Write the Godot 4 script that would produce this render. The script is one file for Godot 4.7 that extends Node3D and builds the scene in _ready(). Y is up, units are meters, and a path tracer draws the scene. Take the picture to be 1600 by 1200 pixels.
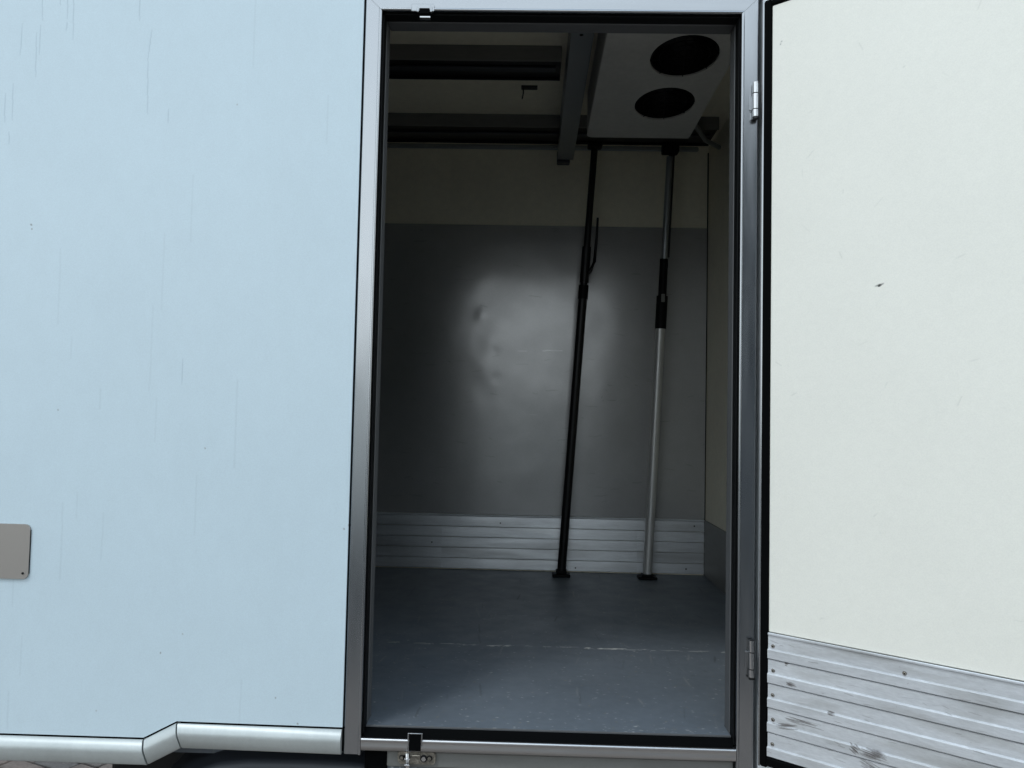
extends Node3D
# Side of a refrigerated truck body with its side door swung open, seen from outside.
# x runs along the truck, y is up (0 = cargo floor), z = 0 is the outer skin, the cargo room lies at negative z.

var M := {}
var T: Node3D

# ------------------------------------------------------------------ camera, sky, light
func set_view() -> void:
	var cam := Camera3D.new()
	cam.name = "camera"
	cam.position = Vector3(0.4401, 0.7621, 2.0109)
	cam.rotation = Vector3(0.0463, 0.0229, 0.0209)
	cam.fov = 50.837
	cam.near = 0.02
	cam.far = 400.0
	add_child(cam)
	cam.current = true
	var sky_mat := ProceduralSkyMaterial.new()
	sky_mat.sky_top_color = Color(0.62, 0.72, 0.825)
	sky_mat.sky_horizon_color = Color(0.91, 0.94, 0.95)
	sky_mat.sky_curve = 0.8
	sky_mat.ground_bottom_color = Color(0.30, 0.29, 0.28)
	sky_mat.ground_horizon_color = Color(0.55, 0.57, 0.58)
	sky_mat.sun_angle_max = 1.0
	var sky := Sky.new()
	sky.sky_material = sky_mat
	var env := Environment.new()
	env.background_mode = Environment.BG_SKY
	env.sky = sky
	env.background_energy_multiplier = 1.0
	env.tonemap_mode = Environment.TONE_MAPPER_LINEAR
	env.tonemap_exposure = 2.05
	env.sdfgi_enabled = true
	env.ssao_enabled = true
	env.ssil_enabled = true
	var we := WorldEnvironment.new()
	we.name = "environment"
	we.environment = env
	add_child(we)
	var sun := DirectionalLight3D.new()
	sun.name = "sun"
	sun.light_energy = 0.16
	sun.light_color = Color(0.97, 0.99, 1.0)
	sun.light_angular_distance = 12.0
	sun.shadow_enabled = true
	add_child(sun)
	sun.look_at_from_position(Vector3(-3.0, 8.0, 4.0), Vector3.ZERO)

# ------------------------------------------------------------------ helpers
func new_st() -> SurfaceTool:
	var st := SurfaceTool.new()
	st.begin(Mesh.PRIMITIVE_TRIANGLES)
	st.set_smooth_group(-1)
	return st

func tri(st: SurfaceTool, a: Vector3, b: Vector3, c: Vector3, n: Vector3) -> void:
	# n: the side that is the outside
	var f := (c - a).cross(b - a)
	var pts := [a, b, c] if f.dot(n) >= 0.0 else [a, c, b]
	for p in pts:
		var q: Vector3 = p
		st.set_uv(uv_of(q, n))
		st.add_vertex(q)

var uv_mode := ""
var uv_off := 0.0
func uv_of(q: Vector3, n: Vector3) -> Vector2:
	match uv_mode:
		"panel": return Vector2((q.x + 1.0) / 1.2, (2.0 - q.y) / 2.2)
		"floor": return Vector2((q.x + 0.8) / 2.3, -q.z / 2.3)
		"sheet": return Vector2((q.x + 0.8) / 2.2, (1.8 - q.y) / 1.6)
		"kick": return Vector2(q.x / 0.925, (0.2715 - q.y - uv_off) / 0.2905)
		"door": return Vector2(q.x / 1.0, (1.85 - q.y) / 1.9)
	var m := n.abs()
	if m.x > m.y and m.x > m.z: return Vector2(q.z, -q.y)
	if m.y > m.z: return Vector2(q.x, q.z)
	return Vector2(q.x, -q.y)

func quad(st: SurfaceTool, a: Vector3, b: Vector3, c: Vector3, d: Vector3, n: Vector3) -> void:
	tri(st, a, b, c, n)
	tri(st, a, c, d, n)

func box(st: SurfaceTool, lo: Vector3, hi: Vector3, ch := 0.0) -> void:
	# box with chamfered edges
	var c := (lo + hi) * 0.5
	var h := (hi - lo).abs() * 0.5
	var k: float = minf(ch, minf(h.x, minf(h.y, h.z)) * 0.45)
	for ax in 3:
		var u := (ax + 1) % 3
		var v := (ax + 2) % 3
		for s in [-1.0, 1.0]:
			var n := Vector3.ZERO
			n[ax] = s
			var q := []
			for e in [[-1, -1], [1, -1], [1, 1], [-1, 1]]:
				var p := Vector3.ZERO
				p[ax] = s * h[ax]
				p[u] = e[0] * (h[u] - k)
				p[v] = e[1] * (h[v] - k)
				q.append(c + p)
			quad(st, q[0], q[1], q[2], q[3], n)
		if k > 0.0:
			for su in [-1.0, 1.0]:
				for sv in [-1.0, 1.0]:
					var a1 := Vector3.ZERO
					a1[u] = su * h[u]; a1[v] = sv * (h[v] - k)
					var a2 := Vector3.ZERO
					a2[u] = su * (h[u] - k); a2[v] = sv * h[v]
					var e1 := Vector3.ZERO
					e1[ax] = h[ax] - k
					var n2 := Vector3.ZERO
					n2[u] = su; n2[v] = sv
					quad(st, c + a1 - e1, c + a1 + e1, c + a2 + e1, c + a2 - e1, n2)
	if k > 0.0:
		for sx in [-1.0, 1.0]:
			for sy in [-1.0, 1.0]:
				for sz in [-1.0, 1.0]:
					tri(st, c + Vector3(sx * h.x, sy * (h.y - k), sz * (h.z - k)), c + Vector3(sx * (h.x - k), sy * h.y, sz * (h.z - k)), c + Vector3(sx * (h.x - k), sy * (h.y - k), sz * h.z), Vector3(sx, sy, sz))

func obox(st: SurfaceTool, t: Transform3D, lo: Vector3, hi: Vector3, ch := 0.0) -> void:
	var s2 := new_st()
	box(s2, lo, hi, ch)
	s2.generate_normals()
	st.append_from(s2.commit(), 0, t)

# prism of a polygon given in the plane of two axes, from a to b on the third
func prism(st: SurfaceTool, poly: PackedVector2Array, ax: int, a: float, b: float, caps := true) -> void:
	var u := (ax + 1) % 3
	var v := (ax + 2) % 3
	var area := 0.0
	for i in poly.size():
		var j := (i + 1) % poly.size()
		area += poly[i].x * poly[j].y - poly[j].x * poly[i].y
	for i in poly.size():
		var j := (i + 1) % poly.size()
		var d := poly[j] - poly[i]
		var n2 := Vector2(d.y, -d.x) * signf(area)
		var n := Vector3.ZERO
		n[u] = n2.x; n[v] = n2.y
		var P := []
		for w in [[poly[i], a], [poly[j], a], [poly[j], b], [poly[i], b]]:
			var p := Vector3.ZERO
			p[u] = w[0].x; p[v] = w[0].y; p[ax] = w[1]
			P.append(p)
		quad(st, P[0], P[1], P[2], P[3], n)
	if caps:
		var idx := Geometry2D.triangulate_polygon(poly)
		for s in [[a, -signf(b - a)], [b, signf(b - a)]]:
			var n := Vector3.ZERO
			n[ax] = s[1]
			for k in range(0, idx.size(), 3):
				var P := []
				for w in 3:
					var p := Vector3.ZERO
					p[u] = poly[idx[k + w]].x; p[v] = poly[idx[k + w]].y; p[ax] = s[0]
					P.append(p)
				tri(st, P[0], P[1], P[2], n)

# tube along a path, smooth sides
func tube(path: Array, r: float, sides := 20, caps := true, r_end := -1.0) -> Mesh:
	var st := SurfaceTool.new()
	st.begin(Mesh.PRIMITIVE_TRIANGLES)
	st.set_smooth_group(1)
	var rings := []
	for i in path.size():
		var d: Vector3
		if i == 0: d = path[1] - path[0]
		elif i == path.size() - 1: d = path[i] - path[i - 1]
		else: d = (path[i + 1] - path[i]).normalized() + (path[i] - path[i - 1]).normalized()
		d = d.normalized()
		var up := Vector3.UP if absf(d.y) < 0.9 else Vector3.BACK
		var x := d.cross(up).normalized()
		var y := x.cross(d).normalized()
		var rr := r if r_end < 0.0 else lerpf(r, r_end, float(i) / (path.size() - 1))
		var ring := []
		for k in sides:
			var an := TAU * k / sides
			ring.append(path[i] + (x * cos(an) + y * sin(an)) * rr)
		rings.append(ring)
	for i in path.size() - 1:
		for k in sides:
			var k2 := (k + 1) % sides
			var a: Vector3 = rings[i][k]
			quad(st, a, rings[i][k2], rings[i + 1][k2], rings[i + 1][k], (a + rings[i][k2]) * 0.5 - path[i])
	if caps:
		for e in [0, path.size() - 1]:
			st.set_smooth_group(-1)
			var n: Vector3 = (path[0] - path[1]) if e == 0 else (path[e] - path[e - 1])
			for k in sides:
				tri(st, path[e], rings[e][k], rings[e][(k + 1) % sides], n)
	st.generate_normals()
	return st.commit()

func mesh_node(called: String, mesh: Mesh, m: Material, parent: Node) -> MeshInstance3D:
	var o := MeshInstance3D.new()
	o.name = called
	o.mesh = mesh
	o.material_override = m
	o.cast_shadow = GeometryInstance3D.SHADOW_CASTING_SETTING_ON
	parent.add_child(o, true)
	return o

func done(called: String, st: SurfaceTool, m: Material, parent: Node) -> MeshInstance3D:
	st.generate_normals()
	return mesh_node(called, st.commit(), m, parent)

func bx(called: String, lo: Vector3, hi: Vector3, m: Material, parent: Node, ch := 0.001) -> MeshInstance3D:
	var st := new_st()
	box(st, lo, hi, ch)
	return done(called, st, m, parent)

func holder(called: String, parent: Node) -> Node3D:
	var n := Node3D.new()
	n.name = called
	parent.add_child(n, true)
	return n

func tag(o: Node, label: String, category := "", group := "", kind := "") -> void:
	if label: o.set_meta("label", label)
	if category: o.set_meta("category", category)
	if group: o.set_meta("group", group)
	if kind: o.set_meta("kind", kind)

# ------------------------------------------------------------------ textures
func nz(sd: int, freq: float, oct := 4) -> FastNoiseLite:
	var n := FastNoiseLite.new()
	n.seed = sd
	n.noise_type = FastNoiseLite.TYPE_SIMPLEX_SMOOTH
	n.frequency = freq
	n.fractal_octaves = oct
	return n

# colour picture: base colour with patchy variation of two scales; stretch > 1 makes streaks along v
func mottled(w: int, h: int, base: Color, amp: float, f1: float, f2: float, sx: float, sy: float, sd: int, tint := Color(0, 0, 0, 0)) -> Image:
	var n1 := nz(sd, f1)
	var n2 := nz(sd + 7, f2, 3)
	var n3 := nz(sd + 19, f1 * 0.7, 3)
	var im := Image.create(w, h, false, Image.FORMAT_RGB8)
	for y in h:
		for x in w:
			var a := n1.get_noise_2d(x * sx, y * sy) * 0.65 + n2.get_noise_2d(x * sx, y * sy) * 0.5
			var c := base * (1.0 + amp * a)
			if tint.a > 0.0:
				c = c.lerp(Color(tint.r, tint.g, tint.b), clampf(n3.get_noise_2d(x * sx, y * sy) * tint.a, 0.0, 1.0))
			var g := 1.0 + (float(hash(x * 7919 + y * 104729 + sd) % 1000) / 1000.0 - 0.5) * 0.03
			im.set_pixel(x, y, c * g)
	return im

func mark(im: Image, x: float, y: float, c: Color, a: float) -> void:
	var xi := int(x)
	var yi := int(y)
	if xi < 0 or yi < 0 or xi >= im.get_width() or yi >= im.get_height(): return
	im.set_pixel(xi, yi, im.get_pixel(xi, yi).lerp(c, clampf(a, 0.0, 1.0)))

func stroke(im: Image, p0: Vector2, p1: Vector2, w: float, c: Color, a: float, rng: RandomNumberGenerator, broken := 0.0) -> void:
	var n := int(p0.distance_to(p1) * 1.5) + 1
	var on := true
	for i in n + 1:
		if broken > 0.0 and rng.randf() < 0.06: on = rng.randf() > broken
		if not on: continue
		var t := float(i) / n
		var p := p0.lerp(p1, t)
		var fall := a * (0.55 + 0.45 * sin(t * PI))
		var hw := w * 0.5
		for dy in range(-int(hw) - 1, int(hw) + 2):
			for dx in range(-int(hw) - 1, int(hw) + 2):
				var dd := sqrt(dx * dx + dy * dy) - hw
				mark(im, p.x + dx, p.y + dy, c, fall * clampf(0.8 - dd, 0.0, 1.0) * 0.6)

func tex(im: Image) -> ImageTexture:
	im.generate_mipmaps()
	return ImageTexture.create_from_image(im)

func rough_noise(sd: int, lo: float, hi: float, freq: float, sx: float, sy: float, size := 512) -> ImageTexture:
	var n := nz(sd, freq, 3)
	var im := Image.create(size, size, false, Image.FORMAT_RGB8)
	for y in size:
		for x in size:
			var v := lerpf(lo, hi, clampf(n.get_noise_2d(x * sx, y * sy) * 0.8 + 0.5, 0.0, 1.0)) + (float(hash(x * 7919 + y * 104729 + sd) % 1000) / 1000.0 - 0.5) * 0.02
			im.set_pixel(x, y, Color(v, v, v))
	return tex(im)

func mat(col: Color, rough: float, metal := 0.0) -> StandardMaterial3D:
	var m := StandardMaterial3D.new()
	m.albedo_color = col
	m.roughness = rough
	m.metallic = metal
	return m

func lin(r: float, g: float, b: float) -> Color:
	return Color(r, g, b).linear_to_srgb()

func tri_tex(m: StandardMaterial3D, t: Texture2D, sc: Vector3) -> void:
	m.albedo_texture = t
	m.uv1_triplanar = true
	m.uv1_world_triplanar = true
	m.uv1_scale = sc

func make_materials() -> void:
	var rng := RandomNumberGenerator.new()
	rng.seed = 11
	# white outer skin, faint patches and the long vertical scratches
	var im := mottled(768, 1408, Color(0.79, 0.853, 0.88), 0.014, 0.004, 0.03, 1.0, 0.6, 3)
	var px := func(x: float, y: float) -> Vector2: return Vector2((x + 1.0) / 1.2 * 768.0, (2.0 - y) / 2.2 * 1408.0)
	var grey := Color(0.55, 0.63, 0.68)
	for s in [[-0.842, 1.857, -0.837, 1.770], [-0.842, 1.759, -0.841, 1.680], [-0.851, 1.739, -0.848, 1.621], [-0.795, 1.858, -0.792, 1.811], [-0.775, 1.858, -0.772, 1.774], [-0.772, 1.767, -0.774, 1.743], [-0.759, 1.858, -0.755, 1.720], [-0.889, 1.762, -0.891, 1.678], [-0.906, 1.604, -0.903, 1.507], [-0.925, 1.579, -0.923, 1.503], [-0.587, 1.860, -0.584, 1.772], [-0.551, 1.749, -0.558, 1.672], [-0.558, 1.672, -0.553, 1.528], [-0.499, 1.542, -0.500, 1.505], [-0.910, 1.478, -0.908, 1.445], [-0.437, 0.903, -0.436, 0.839]]:
		stroke(im, px.call(s[0], s[1]), px.call(s[2], s[3]), 1.0, grey, 0.28, rng)
	for s in [[-0.841, 1.239, 1.600], [-0.839, 1.228, 1.200], [-0.323, 1.557, 1.000], [-0.004, 0.497, 1.500], [-0.016, 0.488, 1.200], [-0.464, 0.172, 1.200], [-0.410, 0.220, 1.000], [-0.116, 0.010, 1.200], [-0.173, 0.071, 0.800], [-0.618, 0.027, 1.000], [-0.372, 0.680, 0.800], [-0.749, 0.768, 0.800]]:
		var q: Vector2 = px.call(s[0], s[1])
		var dark := Color(0.45, 0.46, 0.45) if s[2] != 1.0 else Color(0.6, 0.62, 0.62)
		stroke(im, q, q + Vector2(0.5, 1.5), s[2], dark, 0.9, rng)
	for i in 26:   # faint rain streaks of dirt
		var x := rng.randf() * 768.0
		var y := rng.randf() * 1300.0
		stroke(im, Vector2(x, y), Vector2(x + rng.randf_range(-1, 1), y + rng.randf_range(30, 160)), rng.randf_range(1.0, 3.0), Color(0.74, 0.79, 0.80), rng.randf_range(0.015, 0.045), rng)
	M.panel = mat(Color.WHITE, 0.32)
	M.panel.albedo_texture = tex(im)
	var wav := Image.create(256, 512, false, Image.FORMAT_RGB8)
	var wn := nz(91, 0.011, 2)
	for y in 512:
		for x in 256:
			var v := wn.get_noise_2d(x, y * 0.8) * 0.5 + 0.5
			wav.set_pixel(x, y, Color(v, v, v))
	wav.bump_map_to_normal_map(1.0)
	M.panel.normal_enabled = true
	M.panel.normal_texture = tex(wav)
	M.panel.normal_scale = 0.35

	M.skirt = mat(Color(0.75, 0.77, 0.77), 0.42, 0.35)
	tri_tex(M.skirt, tex(mottled(256, 256, Color(0.97, 0.97, 0.96), 0.05, 0.01, 0.08, 1.0, 1.0, 21)), Vector3(1.5, 1.5, 1.5))

	# cream inner skin of the door with its scuffs
	im = mottled(640, 1216, Color(0.935, 0.927, 0.885), 0.012, 0.005, 0.05, 1.0, 1.0, 5)
	for s in [[0.2525, 1.083, 3, 2.4, 0.9], [0.246, 1.0825, 3, 0.8, 0.5], [0.2585, 1.0855, 4, 0.7, 0.5], [0.0215, 1.702, 1, 1.0, 0.35], [0.024, 1.708, 2, 0.8, 0.3]]:
		var q := Vector2(s[0] * 640.0, (1.85 - s[1]) / 1.9 * 1216.0)
		stroke(im, q - Vector2(s[2] * 0.5, -0.6), q + Vector2(s[2] * 0.5, -0.6), s[3], Color(0.06, 0.06, 0.05), s[4], rng)
	for i in 40:
		var q := Vector2(rng.randf() * 640.0, rng.randf() * 1000.0)
		stroke(im, q, q + Vector2(rng.randf_range(-14, 14), rng.randf_range(-14, 14)), 1.0, Color(0.72, 0.72, 0.68), rng.randf_range(0.06, 0.22), rng)
	M.door_skin = mat(Color.WHITE, 0.42)
	M.door_skin.albedo_texture = tex(im)

	# cargo floor: dark resin coating, worn ridge across it, pale chips near the sill
	im = mottled(1024, 1024, Color(0.40, 0.43, 0.46), 0.08, 0.006, 0.06, 1.0, 1.0, 8)
	var fp := func(x: float, z: float) -> Vector2: return Vector2((x + 0.8) / 2.3 * 1024.0, -z / 2.3 * 1024.0)
	var pale := Color(0.90, 0.89, 0.86)
	for s in [[-0.03, 0.01, 0.4], [0.06, 0.10, 0.6], [0.15, 0.22, 0.5], [0.23, 0.27, 0.5], [0.31, 0.36, 1.0], [0.37, 0.39, 0.6], [0.44, 0.45, 0.3], [0.50, 0.62, 0.55], [0.64, 0.66, 0.7], [0.685, 0.78, 0.95], [0.78, 0.88, 0.5], [0.90, 0.96, 0.3], [0.99, 1.06, 0.4], [1.10, 1.12, 0.4]]:
		var z: float = -0.778 + 0.015 * (s[0] + 0.06) + rng.randf_range(-0.006, 0.006)
		stroke(im, fp.call(s[0], z), fp.call(s[1], z - 0.006 + rng.randf_range(-0.006, 0.006)), rng.randf_range(1.6, 3.0), pale, s[2], rng, 0.3)
		for k in 3:
			var xx: float = lerpf(s[0], s[1], rng.randf())
			stroke(im, fp.call(xx, z + rng.randf_range(-0.012, 0.012)), fp.call(xx + rng.randf_range(0.0, 0.03), z + rng.randf_range(-0.012, 0.012)), 1.2, pale, s[2] * 0.7, rng)
	for s in [[0.335, 7.0, 2.6], [0.372, 3.5, 1.6], [0.115, 4.0, 1.8], [0.235, 3.0, 1.6], [0.715, 8.0, 1.8], [0.76, 5.0, 1.6], [0.65, 3.0, 2.2], [0.55, 9.0, 1.2], [0.84, 6.0, 1.2]]:
		var q: Vector2 = fp.call(s[0], -0.772)
		for k in 9:
			var o := Vector2(rng.randfn(0.0, s[1]), rng.randfn(0.0, s[2]))
			stroke(im, q + o, q + o + Vector2(rng.randf_range(-3, 3), rng.randf_range(-1.2, 1.2)), rng.randf_range(0.6, 1.6), pale, rng.randf_range(0.3, 0.9), rng)
	stroke(im, fp.call(0.30, -1.20), fp.call(0.56, -1.21), 1.0, pale, 0.35, rng, 0.5)
	for i in 900:
		var zz: float = -0.03 - pow(rng.randf(), 1.7) * 1.5
		var xx := rng.randf_range(-0.1, 1.1)
		if i < 170: xx = clampf(rng.randfn(0.68, 0.2), 0.0, 1.0)
		var q: Vector2 = fp.call(xx, zz)
		stroke(im, q, q + Vector2(rng.randf_range(-3.5, 3.5), rng.randf_range(-1.5, 1.5)), rng.randf_range(0.3, 1.1), pale if i % 4 else Color(0.60, 0.55, 0.40), rng.randf_range(0.2, 0.85), rng)
	for i in 320:
		var q: Vector2 = fp.call(rng.randf_range(-0.6, 1.3), -rng.randf() * 2.1)
		stroke(im, q, q + Vector2(rng.randf_range(-8, 8), rng.randf_range(-60, 60)), rng.randf_range(0.5, 2.5), Color(0.58, 0.58, 0.57) if i % 3 else Color(0.22, 0.23, 0.25), rng.randf_range(0.05, 0.28), rng)
	M.floor = mat(Color.WHITE, 1.0)
	M.floor.albedo_texture = tex(im)
	M.floor.roughness_texture = rough_noise(31, 0.38, 0.50, 0.03, 1.0, 1.0)
	M.floor.roughness = 1.0

	# bare steel lining of the back wall
	im = mottled(768, 560, Color(0.68, 0.68, 0.68), 0.025, 0.006, 0.03, 1.0, 1.0, 13)
	var sp := func(x: float, y: float) -> Vector2: return Vector2((x + 0.8) / 2.2 * 768.0, (1.8 - y) / 1.6 * 560.0)
	stroke(im, sp.call(0.50, 1.131), sp.call(0.60, 1.134), 1.0, Color(0.9, 0.9, 0.9), 0.7, rng)
	stroke(im, sp.call(0.37, 1.128), sp.call(0.42, 1.128), 0.6, Color(0.9, 0.9, 0.9), 0.5, rng)
	stroke(im, sp.call(0.44, 0.80), sp.call(0.48, 0.80), 0.6, Color(0.85, 0.85, 0.85), 0.4, rng)
	for i in 240:
		var q := Vector2(rng.randf() * 768.0, rng.randf() * 560.0)
		stroke(im, q, q + Vector2(rng.randf_range(-25, 25), rng.randf_range(-4, 4)), 0.6, Color(0.75, 0.75, 0.75) if i % 2 else Color(0.4, 0.4, 0.4), rng.randf_range(0.08, 0.3), rng)
	M.sheet = mat(Color.WHITE, 1.0, 0.36)
	M.sheet.albedo_texture = tex(im)
	M.sheet.roughness_texture = rough_noise(33, 0.205, 0.25, 0.008, 1.0, 1.0)

	# metals
	M.steel = mat(Color(0.66, 0.67, 0.68), 1.0, 1.0)
	M.steel.roughness_texture = rough_noise(41, 0.19, 0.25, 0.006, 1.0, 1.0)
	M.steel.uv1_triplanar = true
	M.steel.uv1_world_triplanar = true
	M.steel.uv1_scale = Vector3(9.0, 0.9, 9.0)
	M.head = M.steel.duplicate()
	M.head.uv1_scale = Vector3(0.9, 9.0, 9.0)
	M.sill = M.head.duplicate()
	M.sill.albedo_color = Color(0.76, 0.76, 0.76)
	M.sill.roughness_texture = rough_noise(43, 0.31, 0.38, 0.006, 1.0, 1.0)
	M.plate = mat(Color(0.67, 0.645, 0.62), 0.45, 0.7)
	M.alu = mat(Color.WHITE, 1.0, 0.2)
	tri_tex(M.alu, tex(mottled(512, 512, Color(0.79, 0.805, 0.82), 0.10, 0.008, 0.08, 0.35, 3.0, 44, Color(0.45, 0.45, 0.44, 0.5))), Vector3(1.0, 1.0, 1.0))
	M.alu.roughness_texture = rough_noise(45, 0.34, 0.55, 0.02, 0.3, 2.0)
	M.lap = mat(Color.WHITE, 1.0, 0.55)
	tri_tex(M.lap, M.alu.albedo_texture, Vector3(1.0, 1.0, 1.0))
	M.lap.roughness_texture = rough_noise(47, 0.31, 0.42, 0.02, 0.3, 2.0)
	M.chrome = mat(Color(0.80, 0.80, 0.80), 0.16, 1.0)
	M.cast = mat(Color.WHITE, 0.42, 0.8)
	tri_tex(M.cast, tex(mottled(128, 128, Color(0.55, 0.53, 0.49), 0.45, 0.03, 0.15, 1.0, 1.0, 59)), Vector3(9, 9, 9))
	M.bar_steel = mat(Color(0.80, 0.80, 0.79), 0.38, 0.5)
	M.beam = mat(Color(0.62, 0.64, 0.65), 0.40, 0.8)

	# paints, plastics, rubber
	M.rubber = mat(Color(0.055, 0.06, 0.065), 0.55)
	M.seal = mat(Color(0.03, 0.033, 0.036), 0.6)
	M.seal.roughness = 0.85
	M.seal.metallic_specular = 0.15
	M.rubber.metallic_specular = 0.25
	M.jamb = mat(Color(0.33, 0.335, 0.34), 0.5)
	M.black_metal = mat(Color(0.05, 0.052, 0.055), 0.4, 0.2)
	M.cream = mat(Color.WHITE, 0.5)
	tri_tex(M.cream, tex(mottled(256, 256, Color(0.92, 0.895, 0.81), 0.04, 0.01, 0.09, 1.0, 1.0, 51)), Vector3(0.8, 0.8, 0.8))
	M.unit = mat(Color.WHITE, 0.45)
	tri_tex(M.unit, tex(mottled(256, 256, Color(0.79, 0.785, 0.765), 0.06, 0.012, 0.09, 1.0, 1.0, 53)), Vector3(1.2, 1.2, 1.2))
	M.fan = mat(Color(0.03, 0.03, 0.03), 0.5)
	M.grey_rail = mat(Color(0.44, 0.44, 0.43), 0.5)
	tri_tex(M.grey_rail, tex(mottled(256, 256, Color(0.98, 0.98, 0.97), 0.10, 0.01, 0.08, 0.4, 2.0, 57)), Vector3(1, 1, 1))
	M.guard = mat(Color(0.17, 0.185, 0.21), 0.45)
	M.under = mat(Color(0.045, 0.045, 0.048), 0.7)
	M.tyre = mat(Color(0.05, 0.05, 0.05), 0.85)
	M.shell = mat(Color(0.86, 0.88, 0.89), 0.35)

# ------------------------------------------------------------------ setting
func make_ground() -> void:
	var st := new_st()
	quad(st, Vector3(-120, -1.01, -120), Vector3(120, -1.01, -120), Vector3(120, -1.01, 120), Vector3(-120, -1.01, 120), Vector3.UP)
	var gm := mat(Color.WHITE, 0.9)
	tri_tex(gm, tex(mottled(512, 512, Color(0.235, 0.23, 0.225), 0.30, 0.012, 0.12, 1.0, 1.0, 61)), Vector3(0.35, 0.35, 0.35))
	var g := done("ground", st, gm, self)
	tag(g, "grey brown block paving under and around the truck", "ground", "", "structure")
	var mats := []
	for c in [Color(0.51, 0.47, 0.44), Color(0.47, 0.44, 0.42), Color(0.53, 0.475, 0.44), Color(0.44, 0.42, 0.405)]:
		var m := mat(Color.WHITE, 0.88)
		tri_tex(m, tex(mottled(128, 128, c, 0.28, 0.03, 0.2, 1.0, 1.0, 70 + mats.size())), Vector3(2.2, 2.2, 2.2))
		mats.append(m)
	var ps := new_st()
	box(ps, Vector3(-0.107, -0.05, -0.052), Vector3(0.107, 0.0, 0.052), 0.005)
	ps.generate_normals()
	var pm := ps.commit()
	var rng := RandomNumberGenerator.new()
	rng.seed = 5
	var turn := deg_to_rad(24.0)
	var spots := []
	for i in range(-42, 42):
		for j in range(-84, 84):
			var l := Vector2((i + (0.5 if j % 2 else 0.0)) * 0.22, j * 0.11).rotated(turn) + Vector2(-1.0, -0.6)
			if l.x < -5.5 or l.x > 3.2 or l.y > 3.6 or l.y < -4.6: continue
			spots.append(l)
	var centre := Vector2(-1.85, -2.25)
	spots.sort_custom(func(a, b): return a.distance_squared_to(centre) < b.distance_squared_to(centre))
	for k in mini(280, spots.size()):
		var o := mesh_node("paver", pm, mats[rng.randi() % 4], g)
		o.position = Vector3(spots[k].x, -1.0 + rng.randf_range(-0.003, 0.002), spots[k].y)
		o.rotation = Vector3(rng.randf_range(-0.012, 0.012), -turn, rng.randf_range(-0.008, 0.008))
	var mm := MultiMesh.new()
	mm.transform_format = MultiMesh.TRANSFORM_3D
	mm.mesh = pm
	mm.instance_count = spots.size() - 280
	for k in range(280, spots.size()):
		var b := Basis.from_euler(Vector3(rng.randf_range(-0.012, 0.012), -turn, rng.randf_range(-0.008, 0.008)))
		mm.set_instance_transform(k - 280, Transform3D(b, Vector3(spots[k].x, -1.0 + rng.randf_range(-0.003, 0.002), spots[k].y)))
	var mi := MultiMeshInstance3D.new()
	mi.name = "outer_pavers"
	mi.multimesh = mm
	mi.material_override = mats[0]
	mi.set_meta("kind", "stuff")
	g.add_child(mi)

func make_building(called: String, label: String, x0: float, x1: float, z: float, top: float, wall: Color, depth: float) -> void:
	var b := holder(called, self)
	b.position = Vector3((x0 + x1) * 0.5, -1.0, z)
	tag(b, label, "building")
	var w := (x1 - x0) * 0.5
	var wm := mat(Color.WHITE, 0.85)
	tri_tex(wm, tex(mottled(128, 128, wall, 0.06, 0.02, 0.1, 1.0, 1.0, 90)), Vector3(0.3, 0.3, 0.3))
	bx("wall", Vector3(-w, 0.0, 0.0), Vector3(w, top, depth), wm, b, 0.02)
	bx("roof_edge", Vector3(-w - 0.15, top + 0.004, -0.15), Vector3(w + 0.15, top + 0.2, depth + 0.15), mat(Color(0.45, 0.46, 0.47), 0.6), b, 0.02)
	bx("plinth", Vector3(-w - 0.03, 0.0, -0.05), Vector3(w + 0.03, 0.2, -0.004), mat(Color(0.5, 0.5, 0.49), 0.85), b, 0.01)
	for k in 3:
		var x := -w + 1.6 + k * 2.0
		var wd := bx("window", Vector3(x, top - 0.95, -0.03), Vector3(x + 1.1, top - 0.35, -0.004), mat(Color(0.75, 0.76, 0.76), 0.5), b, 0.01)
		bx("pane", Vector3(x + 0.06, top - 0.89, -0.036), Vector3(x + 1.04, top - 0.41, -0.0305), mat(Color(0.12, 0.14, 0.16), 0.1), wd, 0.0)
	var dr := bx("door", Vector3(-w + 0.3, 0.0, -0.03), Vector3(-w + 1.25, 2.1, -0.004), mat(Color(0.42, 0.44, 0.46), 0.5), b, 0.01)
	bx("handle", Vector3(-w + 1.1, 1.0, -0.08), Vector3(-w + 1.2, 1.04, -0.031), M.chrome, dr, 0.005)

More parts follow.
